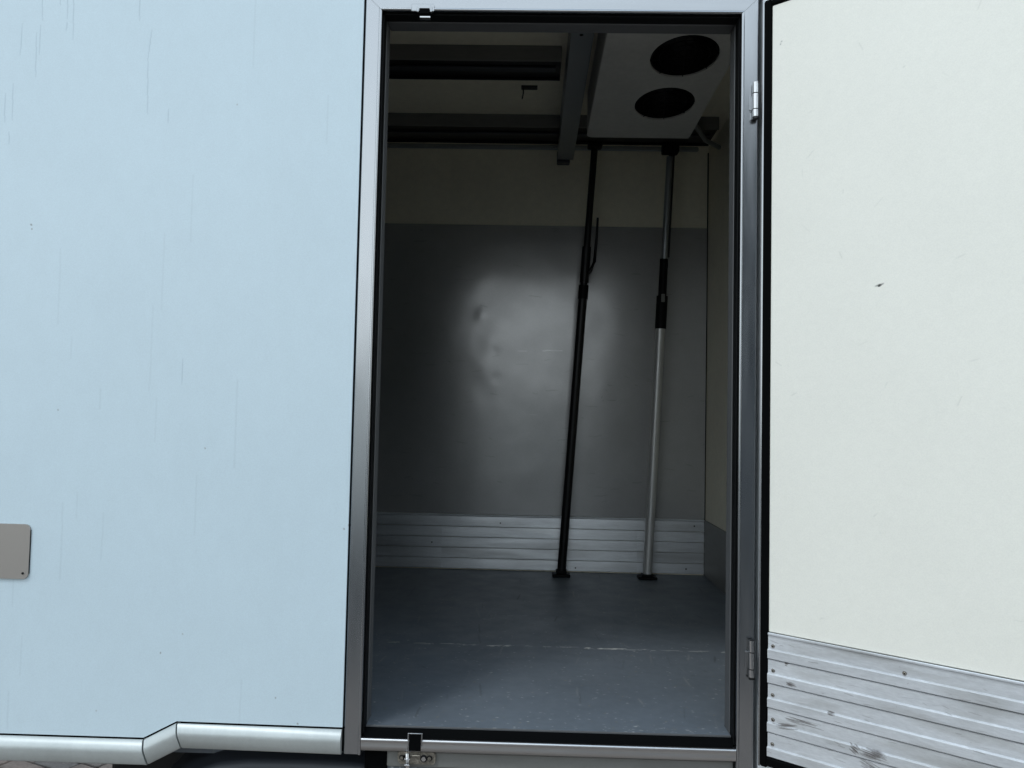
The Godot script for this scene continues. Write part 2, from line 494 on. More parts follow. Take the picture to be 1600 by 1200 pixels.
# ------------------------------------------------------------------ truck
func make_shell() -> void:
	# outer skin left of the doorway, with its stepped lower edge
	var st := new_st()
	uv_mode = "panel"
	prism(st, PackedVector2Array([Vector2(-3.2, -0.034), Vector2(-0.497, -0.036), Vector2(-0.416, 0.006), Vector2(-0.005, 0.003), Vector2(-0.005, 2.32), Vector2(-3.2, 2.32)]), 2, -0.001, -0.10)
	uv_mode = ""
	var sp := done("side_panel", st, M.panel, T)
	tag(sp, "smooth pale white outer panel with thin vertical scratches")
	bx("panel_seal", Vector3(-0.012, -0.057, -0.06), Vector3(0.004, 1.86, -0.007), M.seal, sp, 0.0)
	bx("side_panel", Vector3(1.012, -0.12, -0.10), Vector3(1.43, 2.32, -0.012), M.shell, T)
	bx("header_panel", Vector3(-0.003, 1.852, -0.10), Vector3(1.009, 2.32, -0.001), M.shell, T)
	# service plate on the panel
	var rp := PackedVector2Array()
	for c in [[-0.816, 0.4665, 0.0], [-0.95, 0.4665, 90.0], [-0.95, 0.358, 180.0], [-0.816, 0.358, 270.0]]:
		for k in 7:
			var an := deg_to_rad(c[2] + k * 15.0)
			rp.append(Vector2(c[0] + cos(an) * 0.0135, c[1] + sin(an) * 0.0135))
	st = new_st()
	prism(st, rp, 2, 0.0, 0.004)
	var pl := done("service_plate", st, M.plate, T)
	bx("plate_shadow_line", Vector3(-0.962, 0.3575, -0.0005), Vector3(-0.8015, 0.4660, 0.0012), M.seal, pl, 0.0)  # black backing that draws the shadow line along the plate edge
	tag(pl, "grey metal plate with rounded corners on the white panel")
	mesh_node("rivet", tube([Vector3(-0.8155, 0.3585, 0.004), Vector3(-0.8155, 0.3585, 0.0055)], 0.003, 10), M.black_metal, pl)
	# skirt rail in three pieces along the stepped edge
	var sk := holder("skirt", T)
	var pr := [Vector2(0.0, -0.001), Vector2(-0.002, 0.004), Vector2(-0.017, 0.0125), Vector2(-0.0225, 0.0142), Vector2(-0.029, 0.0138), Vector2(-0.057, 0.0065), Vector2(-0.0615, 0.001), Vector2(-0.0615, -0.04), Vector2(0.0, -0.04)]
	var runs := [[Vector2(-3.2, -0.038), Vector2(-0.4985, -0.0405), Vector2(-3.2, -0.10), Vector2(-0.4845, -0.101)], [Vector2(-0.494, -0.0395), Vector2(-0.4165, 0.0015), Vector2(-0.480, -0.0985), Vector2(-0.4025, -0.0575)], [Vector2(-0.4125, 0.0015), Vector2(-0.006, -0.0015), Vector2(-0.3985, -0.0575), Vector2(-0.006, -0.0615)]]
	for r in runs:
		var s := SurfaceTool.new()
		s.begin(Mesh.PRIMITIVE_TRIANGLES)
		s.set_smooth_group(1)
		for i in pr.size() - 1:
			if i >= 6: s.set_smooth_group(-1)
			var t0: float = pr[i].x / -0.0615
			var t1: float = pr[i + 1].x / -0.0615
			var a: Vector2 = r[0].lerp(r[2], t0)
			var b: Vector2 = r[1].lerp(r[3], t0)
			var c: Vector2 = r[1].lerp(r[3], t1)
			var d: Vector2 = r[0].lerp(r[2], t1)
			quad(s, Vector3(a.x, a.y, pr[i].y), Vector3(b.x, b.y, pr[i].y), Vector3(c.x, c.y, pr[i + 1].y), Vector3(d.x, d.y, pr[i + 1].y), Vector3(0, 0.3 - i * 0.1, 1) if i < 6 else Vector3(0, -1, -1))
		for e in [0, 1]:
			s.set_smooth_group(-1)
			var pts := []
			for q in pr:
				var w: Vector2 = r[e].lerp(r[e + 2], q.x / -0.0615)
				pts.append(Vector3(w.x, w.y, q.y))
			for k in range(1, pts.size() - 1):
				tri(s, pts[0], pts[k], pts[k + 1], Vector3(-1 if e == 0 else 1, 0, 0))
		done("skirt_rail", s, M.skirt, sk)
	# black joint behind the skirt pieces
	st = new_st()
	prism(st, PackedVector2Array([Vector2(-3.2, -0.095), Vector2(-0.484, -0.097), Vector2(-0.4, -0.053), Vector2(-0.004, -0.057), Vector2(-0.004, 0.015), Vector2(-0.43, 0.015), Vector2(-0.51, -0.02), Vector2(-3.2, -0.02)]), 2, -0.014, -0.03)
	done("joint", st, M.seal, sk)
	# rest of the box
	bx("roof", Vector3(-3.2, 2.21, -2.166), Vector3(1.43, 2.319, -0.101), M.cream, T, 0.0)
	bx("roof_skin", Vector3(-3.22, 2.323, -2.29), Vector3(1.45, 2.34, 0.02), M.shell, T, 0.004)
	bx("far_skin", Vector3(-3.2, -0.12, -2.27), Vector3(1.43, 2.32, -2.20), M.shell, T, 0.0)
	bx("bulkhead", Vector3(-3.2, 0.0, -2.166), Vector3(-3.1, 2.208, -0.102), M.cream, T, 0.0)

func make_frame() -> void:
	var fr := holder("door_frame", T)
	# cross section: a = distance inward from the outer edge, z
	var prof := [Vector2(0.0, -0.05), Vector2(0.0, -0.002), Vector2(0.002, 0.0)]
	prof.append(Vector2(0.0345, 0.0))
	for k in 9:
		var an := deg_to_rad(200.0 - k * 27.0)
		prof.append(Vector2(0.0387 + cos(an) * 0.004, 0.0008 + sin(an) * 0.004))
	prof.append(Vector2(0.0427, -0.05))
	var X0 := 0.0
	var X1 := 0.998
	var Y1 := 1.846
	var bars := [["left", -0.06], ["right", -0.30], ["top", 0.0]]
	for b in bars:
		var st := SurfaceTool.new()
		st.begin(Mesh.PRIMITIVE_TRIANGLES)
		for i in prof.size() - 1:
			st.set_smooth_group(1 if i >= 3 and i < prof.size() - 2 else -1)
			var p: Vector2 = prof[i]
			var q: Vector2 = prof[i + 1]
			var d := q - p
			var n2 := Vector2(-d.y, d.x)
			var w := []
			for e in [[p, 0], [p, 1], [q, 1], [q, 0]]:
				var a: float = e[0].x
				var z: float = e[0].y
				match b[0]:
					"left": w.append(Vector3(X0 + a, Y1 - a - 0.0004 if e[1] else b[1], z))
					"right": w.append(Vector3(X1 - a, Y1 - a - 0.0004 if e[1] else b[1], z))
					"top": w.append(Vector3(X0 + a + 0.0004 if e[1] == 0 else X1 - a - 0.0004, Y1 - a, z))
			var n: Vector3
			match b[0]:
				"left": n = Vector3(n2.x, 0, n2.y)
				"right": n = Vector3(-n2.x, 0, n2.y)
				"top": n = Vector3(0, -n2.x, n2.y)
			quad(st, w[0], w[1], w[2], w[3], n)
		done("head_bar" if b[0] == "top" else "post", st, M.head if b[0] == "top" else M.steel, fr)
	# insulated jamb behind the steel
	bx("jamb", Vector3(0.004, -0.04, -0.0995), Vector3(0.0465, 1.84, -0.051), M.jamb, fr, 0.002)
	bx("jamb", Vector3(0.9515, -0.04, -0.0995), Vector3(0.994, 1.84, -0.051), M.jamb, fr, 0.002)
	bx("jamb", Vector3(0.0475, 1.799, -0.0995), Vector3(0.9505, 1.84, -0.051), M.jamb, fr, 0.002)
	bx("rubber_seal", Vector3(0.0431, -0.015, -0.046), Vector3(0.0462, 1.8015, -0.012), M.rubber, fr, 0.001)
	bx("rubber_seal", Vector3(0.9518, -0.015, -0.046), Vector3(0.9549, 1.8015, -0.012), M.rubber, fr, 0.001)
	bx("rubber_seal", Vector3(0.0465, 1.7985, -0.046), Vector3(0.9515, 1.8026, -0.010), M.rubber, fr, 0.001)
	# sill with a rounded lip
	var sill := []
	for k in 8:
		var an := deg_to_rad(150.0 - k * 24.0)
		sill.append(Vector2(-0.0235 + sin(an) * 0.0042, 0.0005 + cos(an) * -0.0042 * -1.0))
	var pts := [Vector2(-0.024, -0.03), Vector2(-0.0215, -0.005)]
	for k in 7:
		var an := deg_to_rad(100.0 - k * 22.0)
		pts.append(Vector2(-0.0242 + sin(an) * 0.0046, 0.0008 + cos(an) * 0.0046))
	pts.append_array([Vector2(-0.030, 0.0032), Vector2(-0.037, 0.0042), Vector2(-0.0455, 0.0045), Vector2(-0.050, 0.0), Vector2(-0.051, -0.03)])
	var s := SurfaceTool.new()
	s.begin(Mesh.PRIMITIVE_TRIANGLES)
	for i in pts.size() - 1:
		s.set_smooth_group(1 if i >= 1 and i < pts.size() - 2 else -1)
		var d: Vector2 = pts[i + 1] - pts[i]
		var n := Vector3(0, d.y, -d.x)
		quad(s, Vector3(0.0425, pts[i].x, pts[i].y), Vector3(0.9555, pts[i].x, pts[i].y), Vector3(0.9555, pts[i + 1].x, pts[i + 1].y), Vector3(0.0425, pts[i + 1].x, pts[i + 1].y), n)
	done("sill", s, M.sill, fr)
	# black rubber step between sill and cargo floor
	var rs := new_st()
	prism(rs, PackedVector2Array([Vector2(-0.03, -0.031), Vector2(-0.022, -0.007), Vector2(-0.016, -0.010), Vector2(-0.003, -0.022), Vector2(-0.003, -0.031)]), 0, 0.0465, 0.9515)
	done("threshold_rubber", rs, M.seal, fr)
	bx("threshold_edge", Vector3(0.0475, -0.006, -0.030), Vector3(0.9505, 0.0012, -0.0265), M.jamb, fr, 0.001)
	# lock keepers
	bx("lock_keeper", Vector3(0.161, -0.046, 0.0045), Vector3(0.190, -0.006, 0.0062), M.seal, fr, 0.0005)
	var kr := new_st()
	box(kr, Vector3(0.1575, -0.0495, 0.003), Vector3(0.1605, -0.003, 0.0075), 0.0008)
	box(kr, Vector3(0.1905, -0.034, 0.003), Vector3(0.1935, -0.003, 0.0075), 0.0008)
	box(kr, Vector3(0.1607, -0.0055, 0.003), Vector3(0.1903, -0.003, 0.0075), 0.0008)
	done("keeper_rim", kr, M.steel, fr)
	bx("lock_keeper", Vector3(0.118, 1.800, 0.0015), Vector3(0.176, 1.8195, 0.007), M.steel, fr, 0.002)
	bx("lock_keeper", Vector3(0.139, 1.791, 0.0075), Vector3(0.165, 1.806, 0.012), M.seal, fr, 0.001)
	bx("keeper_rim", Vector3(0.1325, 1.7955, 0.002), Vector3(0.1375, 1.808, 0.013), M.steel, fr, 0.001)
	bx("keeper_rim", Vector3(0.166, 1.7955, 0.002), Vector3(0.171, 1.812, 0.013), M.steel, fr, 0.001)
	bx("keeper_tongue", Vector3(0.140, 1.7815, -0.004), Vector3(0.167, 1.7865, 0.010), M.chrome, fr, 0.001)
	# lower rail under the sill with the lock plate
	var lr := bx("lower_rail", Vector3(0.105, -0.093, -0.05), Vector3(0.9535, -0.0535, -0.012), M.grey_rail, T, 0.003)
	bx("gap_shade_strip", Vector3(0.0475, -0.116, -0.0302), Vector3(0.104, -0.0325, -0.026), M.seal, T, 0.0)  # black strip standing in for the shade in the gap under the sill
	bx("rail_return", Vector3(0.40, -0.14, -0.055), Vector3(0.9535, -0.0945, -0.02), M.grey_rail, lr, 0.002)
	var lk := holder("lock", T)
	tag(lk, "small weathered lock plate with bolts under the sill")
	var lp := PackedVector2Array()
	for c in [[0.217, -0.0605, 0.0], [0.14, -0.0605, 90.0], [0.142, -0.073, 180.0], [0.217, -0.073, 270.0]]:
		for k in 7:
			var an := deg_to_rad(c[2] + k * 15.0)
			lp.append(Vector2(c[0] + cos(an) * 0.0085, c[1] + sin(an) * 0.0085))
	var ls := new_st()
	prism(ls, lp, 2, -0.0115, -0.004)
	done("lock_plate", ls, M.cast, lk)
	for q in [[0.197, -0.067, 0.0058], [0.211, -0.066, 0.0045], [0.143, -0.066, 0.0042]]:
		mesh_node("bolt", tube([Vector3(q[0], q[1], -0.004), Vector3(q[0], q[1], 0.0005), Vector3(q[0], q[1], 0.001)], q[2], 6), M.chrome if q[0] == 0.197 else M.cast, lk)
		mesh_node("washer", tube([Vector3(q[0], q[1], -0.0042), Vector3(q[0], q[1], -0.003)], q[2] * 1.55, 18), M.black_metal, lk)
	bx("slot", Vector3(0.1475, -0.0715, -0.0041), Vector3(0.1535, -0.0600, -0.0030), M.seal, lk, 0.0)
	bx("lug", Vector3(0.1665, -0.0640, -0.0041), Vector3(0.1880, -0.0580, 0.0010), M.cast, lk, 0.002)
	mesh_node("lever", tube([Vector3(0.157, -0.055, 0.0), Vector3(0.158, -0.070, 0.006), Vector3(0.1585, -0.083, 0.007), Vector3(0.159, -0.105, 0.005)], 0.0052, 12), M.chrome, lk)
	bx("lever_clip", Vector3(0.151, -0.0795, -0.001), Vector3(0.165, -0.0765, 0.0135), M.chrome, lk, 0.0008)
	bx("lever_clip", Vector3(0.151, -0.0655, -0.001), Vector3(0.165, -0.0630, 0.0125), M.chrome, lk, 0.0008)

# one extruded scuff plank: recessed upper half, ledge, proud lower half
func plank_profile(h: float) -> PackedVector2Array:
	return PackedVector2Array([Vector2(0, -0.004), Vector2(0, 0.0008), Vector2(h * 0.36, 0.0050), Vector2(h * 0.40, 0.0048)])

func plank_mesh(len: float, h: float) -> Mesh:
	# local: x along, y up, z out; z 0 is the wall
	var st := new_st()
	var g := 0.0022
	prism(st, PackedVector2Array([Vector2(g, -0.001), Vector2(g, 0.0046), Vector2(g + 0.0015, 0.006), Vector2(h * 0.40, 0.0065), Vector2(h * 0.415, 0.0062), Vector2(h * 0.455, 0.0022), Vector2(h * 0.98, 0.0022), Vector2(h, 0.0005), Vector2(h, -0.001)]), 0, 0.0, len)
	st.generate_normals()
	return st.commit()

# back wall plank: face leaning outward to a proud lower edge
func lap_mesh(len: float, h: float) -> Mesh:
	var st := new_st()
	prism(st, PackedVector2Array([Vector2(0.002, -0.001), Vector2(0.002, 0.0066), Vector2(0.0035, 0.0072), Vector2(0.030, 0.0044), Vector2(h * 0.98, 0.0016), Vector2(h, 0.0005), Vector2(h, -0.001)]), 0, 0.0, len)
	st.generate_normals()
	return st.commit()

func make_room() -> void:
	# cargo floor, running out to the sill in the doorway
	var st := new_st()
	uv_mode = "floor"
	prism(st, PackedVector2Array([Vector2(-0.101, -3.2), Vector2(-0.101, 0.0475), Vector2(-0.0305, 0.0475), Vector2(-0.0305, 0.9505), Vector2(-0.101, 0.9505), Vector2(-0.101, 1.43), Vector2(-2.166, 1.43), Vector2(-2.166, -3.2)]), 1, -0.11, 0.0)
	uv_mode = ""
	var fl := done("cargo_floor", st, M.floor, T)
	tag(fl, "dark scuffed cargo floor with a line of pale chips")
	# back wall
	var bw := bx("back_wall", Vector3(-3.2, 0.0, -2.199), Vector3(1.43, 2.32, -2.167), M.cream, T, 0.0)
	tag(bw, "cream back wall above a dull steel sheet")
	# steel sheet, slightly wavy and dented
	var nx := 150
	var ny := 100
	var n1 := nz(77, 0.9, 2)
	var n2 := nz(78, 4.0, 2)
	var dents := [[0.177, 1.312, 0.026, 0.005], [0.19, 1.26, 0.05, -0.0025], [0.252, 1.125, 0.018, -0.003], [0.225, 1.16, 0.05, 0.002], [0.262, 0.985, 0.02, -0.003], [0.20, 1.02, 0.045, 0.003], [0.21, 0.90, 0.06, -0.002], [0.45, 1.22, 0.05, 0.0007], [0.30, 0.80, 0.05, 0.001]]
	var P := []
	for j in ny + 1:
		var row := []
		for i in nx + 1:
			var x := lerpf(-0.75, 1.3405, float(i) / nx)
			var y := lerpf(0.2835, 1.784, float(j) / ny)
			var e: float = minf(minf(float(i), nx - i) / 6.0, minf(float(j), ny - j) / 6.0)
			e = clampf(e, 0.0, 1.0)
			var z := 0.0022 + e * (n1.get_noise_2d(x, y) * 0.0022 + n2.get_noise_2d(x, y) * 0.0005)
			for d in dents:
				var r2: float = (pow(x - d[0], 2.0) + pow((y - d[1]) * 0.8, 2.0)) / (d[2] * d[2])
				z += e * d[3] * 0.28 * exp(-r2)
			row.append(Vector3(x, y, -2.167 + 0.005 + z))
		P.append(row)
	var ss := SurfaceTool.new()
	ss.begin(Mesh.PRIMITIVE_TRIANGLES)
	ss.set_smooth_group(1)
	uv_mode = "sheet"
	for j in ny:
		for i in nx:
			quad(ss, P[j][i], P[j][i + 1], P[j + 1][i + 1], P[j + 1][i], Vector3.BACK)
	uv_mode = ""
	var sh := done("steel_sheet", ss, M.sheet, bw)
	tag(sh, "dull steel lining sheet with small dents")
	bx("steel_sheet", Vector3(-3.09, 0.2835, -2.1665), Vector3(-0.753, 1.784, -2.1610), M.sheet, bw, 0.001)
	# scuff planks at its foot
	var pm := lap_mesh(1.3405 + 3.09, 0.0535)
	for k in 5:
		var o := mesh_node("plank", pm, M.lap, bw)
		o.position = Vector3(-3.09, 0.004 + k * 0.0535, -2.166)
	bx("plank_cap", Vector3(-3.09, 0.2722, -2.1665), Vector3(1.3405, 0.2825, -2.1560), M.alu, bw, 0.003)
	for q in [[1.29, 0.248], [0.688, 0.022], [0.30, 0.24], [-0.05, 0.135], [1.25, 0.03]]:
		mesh_node("screw", tube([Vector3(q[0], q[1], -2.164), Vector3(q[0], q[1], -2.1585)], 0.004, 10), M.black_metal, bw)
	# trim in the angle under the roof
	bx("corner_trim", Vector3(-3.09, 2.186, -2.1665), Vector3(1.29, 2.2085, -2.150), M.beam, bw, 0.004)
	# end wall right of the doorway
	var ew := bx("end_wall", Vector3(1.345, 0.0, -2.166), Vector3(1.428, 2.208, -0.102), M.cream, T, 0.0)
	bx("kick_plate", Vector3(1.339, 0.0015, -2.1525), Vector3(1.3445, 0.281, -0.104), M.grey_rail, ew, 0.001)
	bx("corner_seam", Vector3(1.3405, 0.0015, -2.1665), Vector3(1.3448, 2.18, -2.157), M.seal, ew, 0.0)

func make_ceiling() -> void:
	# two cargo rails along the roof
	for r in [[-1.035, -1.216, 0.535], [-1.734, -1.965, 1.30]]:
		var h := holder("ceiling_rail", T)
		var y0 := 2.148
		bx("rail_front", Vector3(-3.05, y0, r[0] - 0.006), Vector3(r[2], 2.2095, r[0]), M.grey_rail, h, 0.002)
		bx("rail_back", Vector3(-3.05, y0, r[1]), Vector3(r[2], 2.2095, r[1] + 0.006), M.black_metal, h, 0.002)
		bx("track", Vector3(-3.05, y0 + 0.012, r[1] + 0.007), Vector3(r[2], 2.2095, r[0] - 0.007), M.black_metal, h, 0.001)
		var zc: float = (r[0] + r[1]) * 0.5
		bx("track_rib", Vector3(-3.05, y0 + 0.004, zc - 0.018), Vector3(r[2] - 0.02, y0 + 0.0115, zc + 0.018), M.guard, h, 0.002)
	# small hook hanging behind the front rail
	var hk := holder("ceiling_hook", T)
	bx("hook_plate", Vector3(0.375, 2.203, -1.44), Vector3(0.445, 2.2095, -1.405), M.black_metal, hk, 0.001)
	mesh_node("hook_wire", tube([Vector3(0.385, 2.203, -1.42), Vector3(0.384, 2.18, -1.42), Vector3(0.38, 2.155, -1.42)], 0.003, 8), M.black_metal, hk)
	# cross beam
	var bm := holder("ceiling_beam", T)
	bx("beam_bottom", Vector3(0.555, 2.098, -2.05), Vector3(0.635, 2.104, -0.11), M.beam, bm, 0.002)
	bx("beam_side", Vector3(0.555, 2.1045, -2.05), Vector3(0.560, 2.2095, -0.11), M.beam, bm, 0.001)
	bx("beam_side", Vector3(0.630, 2.1045, -2.05), Vector3(0.635, 2.2095, -0.11), M.beam, bm, 0.001)
	bx("end_bracket", Vector3(0.553, 2.085, -2.10), Vector3(0.618, 2.145, -2.052), M.guard, bm, 0.003)
	mesh_node("bolt_hole", tube([Vector3(0.592, 2.099, -0.72), Vector3(0.592, 2.097, -0.72)], 0.007, 14), M.seal, bm)
	# cooling unit
	var cu := holder("cooling_unit", T)
	tag(cu, "white ceiling cooling unit with two round black fans")
	var zf := -1.505
	var zn := -0.13
	# bottom plate with two real openings
	var tr := CSGCombiner3D.new()
	tr.name = "bottom_plate"
	var pb := CSGPolygon3D.new()
	var pp := PackedVector2Array()
	for c in [[0.69, -zf - 0.025, 0.0], ]:
		pass
	pp = PackedVector2Array([Vector2(0.665, -zn), Vector2(1.112, -zn), Vector2(1.112, -zf), Vector2(0.69, -zf), Vector2(0.678, -zf - 0.004), Vector2(0.669, -zf - 0.014), Vector2(0.665, -zf - 0.03)])
	pb.polygon = pp
	pb.depth = 0.006
	pb.rotation = Vector3(-PI / 2, 0, 0)
	pb.position = Vector3(0, 2.027, 0)
	tr.add_child(pb)
	for zc in [-0.715, -1.127]:
		var cy := CSGCylinder3D.new()
		cy.operation = CSGShape3D.OPERATION_SUBTRACTION
		cy.radius = 0.16
		cy.height = 0.05
		cy.sides = 48
		cy.scale = Vector3(0.72, 1.0, 1.0)
		cy.position = Vector3(0.945, 2.03, zc)
		tr.add_child(cy)
	tr.material_override = M.unit
	cu.add_child(tr)
	bx("left_side", Vector3(0.665, 2.0335, zf + 0.03), Vector3(0.671, 2.2095, zn), M.unit, cu, 0.001)
	bx("back_side", Vector3(0.69, 2.0335, zf), Vector3(1.112, 2.2095, zf + 0.006), M.unit, cu, 0.001)
	bx("front_side", Vector3(0.672, 2.0335, zn - 0.006), Vector3(1.112, 2.2095, zn), M.unit, cu, 0.001)
	var s := new_st()
	prism(s, PackedVector2Array([Vector2(2.0275, zf), Vector2(2.0275, zn), Vector2(2.033, zn), Vector2(2.033, zf)]), 0, 1.1125, 1.118)
	quad(s, Vector3(1.118, 2.0275, zf), Vector3(1.118, 2.0275, zn), Vector3(1.215, 2.2095, zn), Vector3(1.215, 2.2095, zf), Vector3(1, -0.6, 0))
	quad(s, Vector3(1.114, 2.033, zf), Vector3(1.114, 2.033, zn), Vector3(1.211, 2.2095, zn), Vector3(1.211, 2.2095, zf), Vector3(-1, 0.6, 0))
	tri(s, Vector3(1.114, 2.033, zf), Vector3(1.118, 2.0275, zf), Vector3(1.215, 2.2095, zf), Vector3(0, 0, -1))
	done("sloped_side", s, M.unit, cu)
	for zc in [-0.715, -1.127]:
		var f := holder("fan", cu)
		var cs := SurfaceTool.new()
		cs.begin(Mesh.PRIMITIVE_TRIANGLES)
		cs.set_smooth_group(1)
		for k in 40:
			var a0 := TAU * k / 40
			var a1 := TAU * (k + 1) / 40
			var p0 := Vector3(0.945 + cos(a0) * 0.117, 2.0268, zc + sin(a0) * 0.162)
			var p1 := Vector3(0.945 + cos(a1) * 0.117, 2.0268, zc + sin(a1) * 0.162)
			quad(cs, p0, p1, p1 + Vector3(0, 0.15, 0), p0 + Vector3(0, 0.15, 0), Vector3(0.945, 2.1, zc) - p0)
			tri(cs, p0 + Vector3(0, 0.15, 0), p1 + Vector3(0, 0.15, 0), Vector3(0.945, 2.1768, zc), Vector3.DOWN)
		done("shroud", cs, M.fan, f)
		mesh_node("hub", tube([Vector3(0.945, 2.17, zc), Vector3(0.945, 2.08, zc)], 0.03, 16), M.fan, f)
		var gd := SurfaceTool.new()
		gd.begin(Mesh.PRIMITIVE_TRIANGLES)
		for rr in [0.30, 0.52, 0.74, 0.96]:
			var ring := []
			for k in 33:
				ring.append(Vector3(0.945 + cos(TAU * k / 32) * 0.113 * rr, 2.0245, zc + sin(TAU * k / 32) * 0.157 * rr))
			gd.append_from(tube(ring, 0.0016, 6, false), 0, Transform3D.IDENTITY)
		for k in 4:
			var an := PI * k / 4.0 + 0.2
			var e := Vector3(cos(an) * 0.118, 0, sin(an) * 0.163)
			gd.append_from(tube([Vector3(0.945, 2.0225, zc) - e, Vector3(0.945, 2.0225, zc) + e], 0.0016, 6), 0, Transform3D.IDENTITY)
		mesh_node("wire_guard", gd.commit(), M.rubber, f)
		for k in 5:
			var bs := new_st()
			obox(bs, Transform3D(Basis(Vector3.UP, TAU * k / 5.0) * Basis(Vector3.RIGHT, 0.5), Vector3(0.945, 2.11, zc)), Vector3(0.028, -0.001, -0.028), Vector3(0.108, 0.001, 0.028), 0.0)
			mesh_node("blade", bs.commit(), M.fan, f)
	for q in [[0.83, 0.86], [0.875, 0.93]]:
		bx("slot", Vector3(q[0], 2.0255, -1.44), Vector3(q[1], 2.0268, -1.434), M.seal, cu, 0.0)
	bx("seam", Vector3(0.762, 2.0258, zf + 0.004), Vector3(0.7635, 2.0268, zn - 0.01), M.rubber, cu, 0.0)
	for q in [[0.69, -0.62], [0.69, -1.05], [0.69, -1.46], [0.80, -1.48], [1.09, -1.48], [1.09, -0.93], [0.80, -0.92]]:
		mesh_node("screw", tube([Vector3(q[0], 2.0268, q[1]), Vector3(q[0], 2.0245, q[1])], 0.0045, 10), M.cast, cu)
	var dp := mesh_node("drain_pipe", tube([Vector3(1.12, 2.12, -1.506), Vector3(1.16, 2.12, -1.60), Vector3(1.25, 2.12, -1.80), Vector3(1.34, 2.12, -1.90)], 0.011, 12), M.beam, cu)
	dp.set_meta("label", "thin drain pipe behind the cooling unit")

func make_door() -> void:
	var d := holder("door", T)
	d.position = Vector3(1.0215, 0.0, 0.038)
	d.rotation.y = -deg_to_rad(40.0)
	tag(d, "open insulated door, cream inside with ribbed metal foot")
	# local: x along the door, z toward the viewer side (inner face at z 0)
	var y0 := -0.019
	var y1 := 1.806
	bx("door_core", Vector3(0.010, y0 - 0.03, -0.068), Vector3(0.95, y1 + 0.02, -0.012), M.shell, d, 0.004)
	var st := new_st()
	uv_mode = "door"
	box(st, Vector3(0.0, 0.272, -0.0115), Vector3(0.925, y1, 0.0), 0.002)
	uv_mode = ""
	var sk := done("inner_skin", st, M.door_skin, d)
	tag(sk, "cream inner skin of the door with a black scuff")
	# rubber gasket round the inner face
	var g := new_st()
	box(g, Vector3(-0.0195, y0 - 0.028, -0.020), Vector3(-0.0012, y1 + 0.018, 0.0030), 0.003)
	box(g, Vector3(-0.0010, y1 + 0.0015, -0.022), Vector3(0.9255, y1 + 0.018, 0.004), 0.003)
	box(g, Vector3(-0.0010, y0 - 0.022, -0.022), Vector3(0.9255, y0 - 0.0005, 0.010), 0.003)
	box(g, Vector3(0.9265, y0 - 0.028, -0.022), Vector3(0.942, y1 + 0.018, 0.004), 0.003)
	done("gasket", g, M.seal, d)
	bx("gasket_backing", Vector3(0.0, y0, -0.0117), Vector3(0.925, 0.2712, -0.0012), M.seal, d, 0.0)
	# aluminium edge strip on the hinge side
	bx("edge_strip", Vector3(-0.0255, y0 - 0.03, -0.0115), Vector3(-0.0198, y1 + 0.02, -0.001), M.steel, d, 0.0015)
	# ribbed scuff planks with screws
	var h := 0.0572
	uv_mode = "kick"
	var rng := RandomNumberGenerator.new()
	rng.seed = 3
	for k in 5:
		uv_off = 0.2655 - (k + 1) * h
		var o := mesh_node("plank", plank_mesh(0.9245, h), M.alu_door, d)
		o.position = Vector3(0.0002, uv_off, 0.0)
		for sx in [0.0125, 0.304, 0.60, 0.86]:
			if sx > 0.1 and k > 0: continue
			var sc := holder("screw", d)
			sc.position = Vector3(sx + rng.randf_range(-0.001, 0.001), 0.2655 - (k + 0.32) * h - 0.006, 0.0022)
			mesh_node("washer", tube([Vector3.ZERO, Vector3(0, 0, 0.0012)], 0.0048, 14), M.chrome, sc)
			mesh_node("head", tube([Vector3(0, 0, 0.0011), Vector3(0, 0, 0.003), Vector3(0, 0, 0.0038)], 0.0036, 12, true, 0.0022), M.cast, sc)
			mesh_node("recess", tube([Vector3(0.0005, -0.0003, 0.0036), Vector3(0.0005, -0.0003, 0.0041)], 0.0016, 6), M.seal, sc)
	uv_off = 0.0
	bx("plank_cap", Vector3(0.0002, 0.2658, -0.0008), Vector3(0.9245, 0.2715, 0.0065), M.alu_door, d, 0.002)
	uv_mode = ""
	# hinges on the frame edge
	for y in [1.579, 0.2]:
		var hg := holder("hinge", T)
		var c := Vector3(0.9895, y, 0.0110)
		for k in [[0.016, 0.0445], [-0.0245, 0.0152], [-0.0445, -0.0253]]:
			mesh_node("knuckle", tube([c + Vector3(0, k[0] + 0.0008, 0), c + Vector3(0, k[1] - 0.0008, 0)], 0.0082, 24), M.chrome, hg)
		mesh_node("pin_end", tube([c + Vector3(0, -0.0438, 0), c + Vector3(0, -0.0495, 0)], 0.0076, 20), M.black_metal, hg)
		mesh_node("pin", tube([c + Vector3(0, 0.045, 0), c + Vector3(0, -0.0445, 0)], 0.0058, 16), M.black_metal, hg)
		bx("leaf", Vector3(0.976, y - 0.024, 0.0006), Vector3(0.9895, y + 0.0155, 0.0028), M.steel, hg, 0.0005)

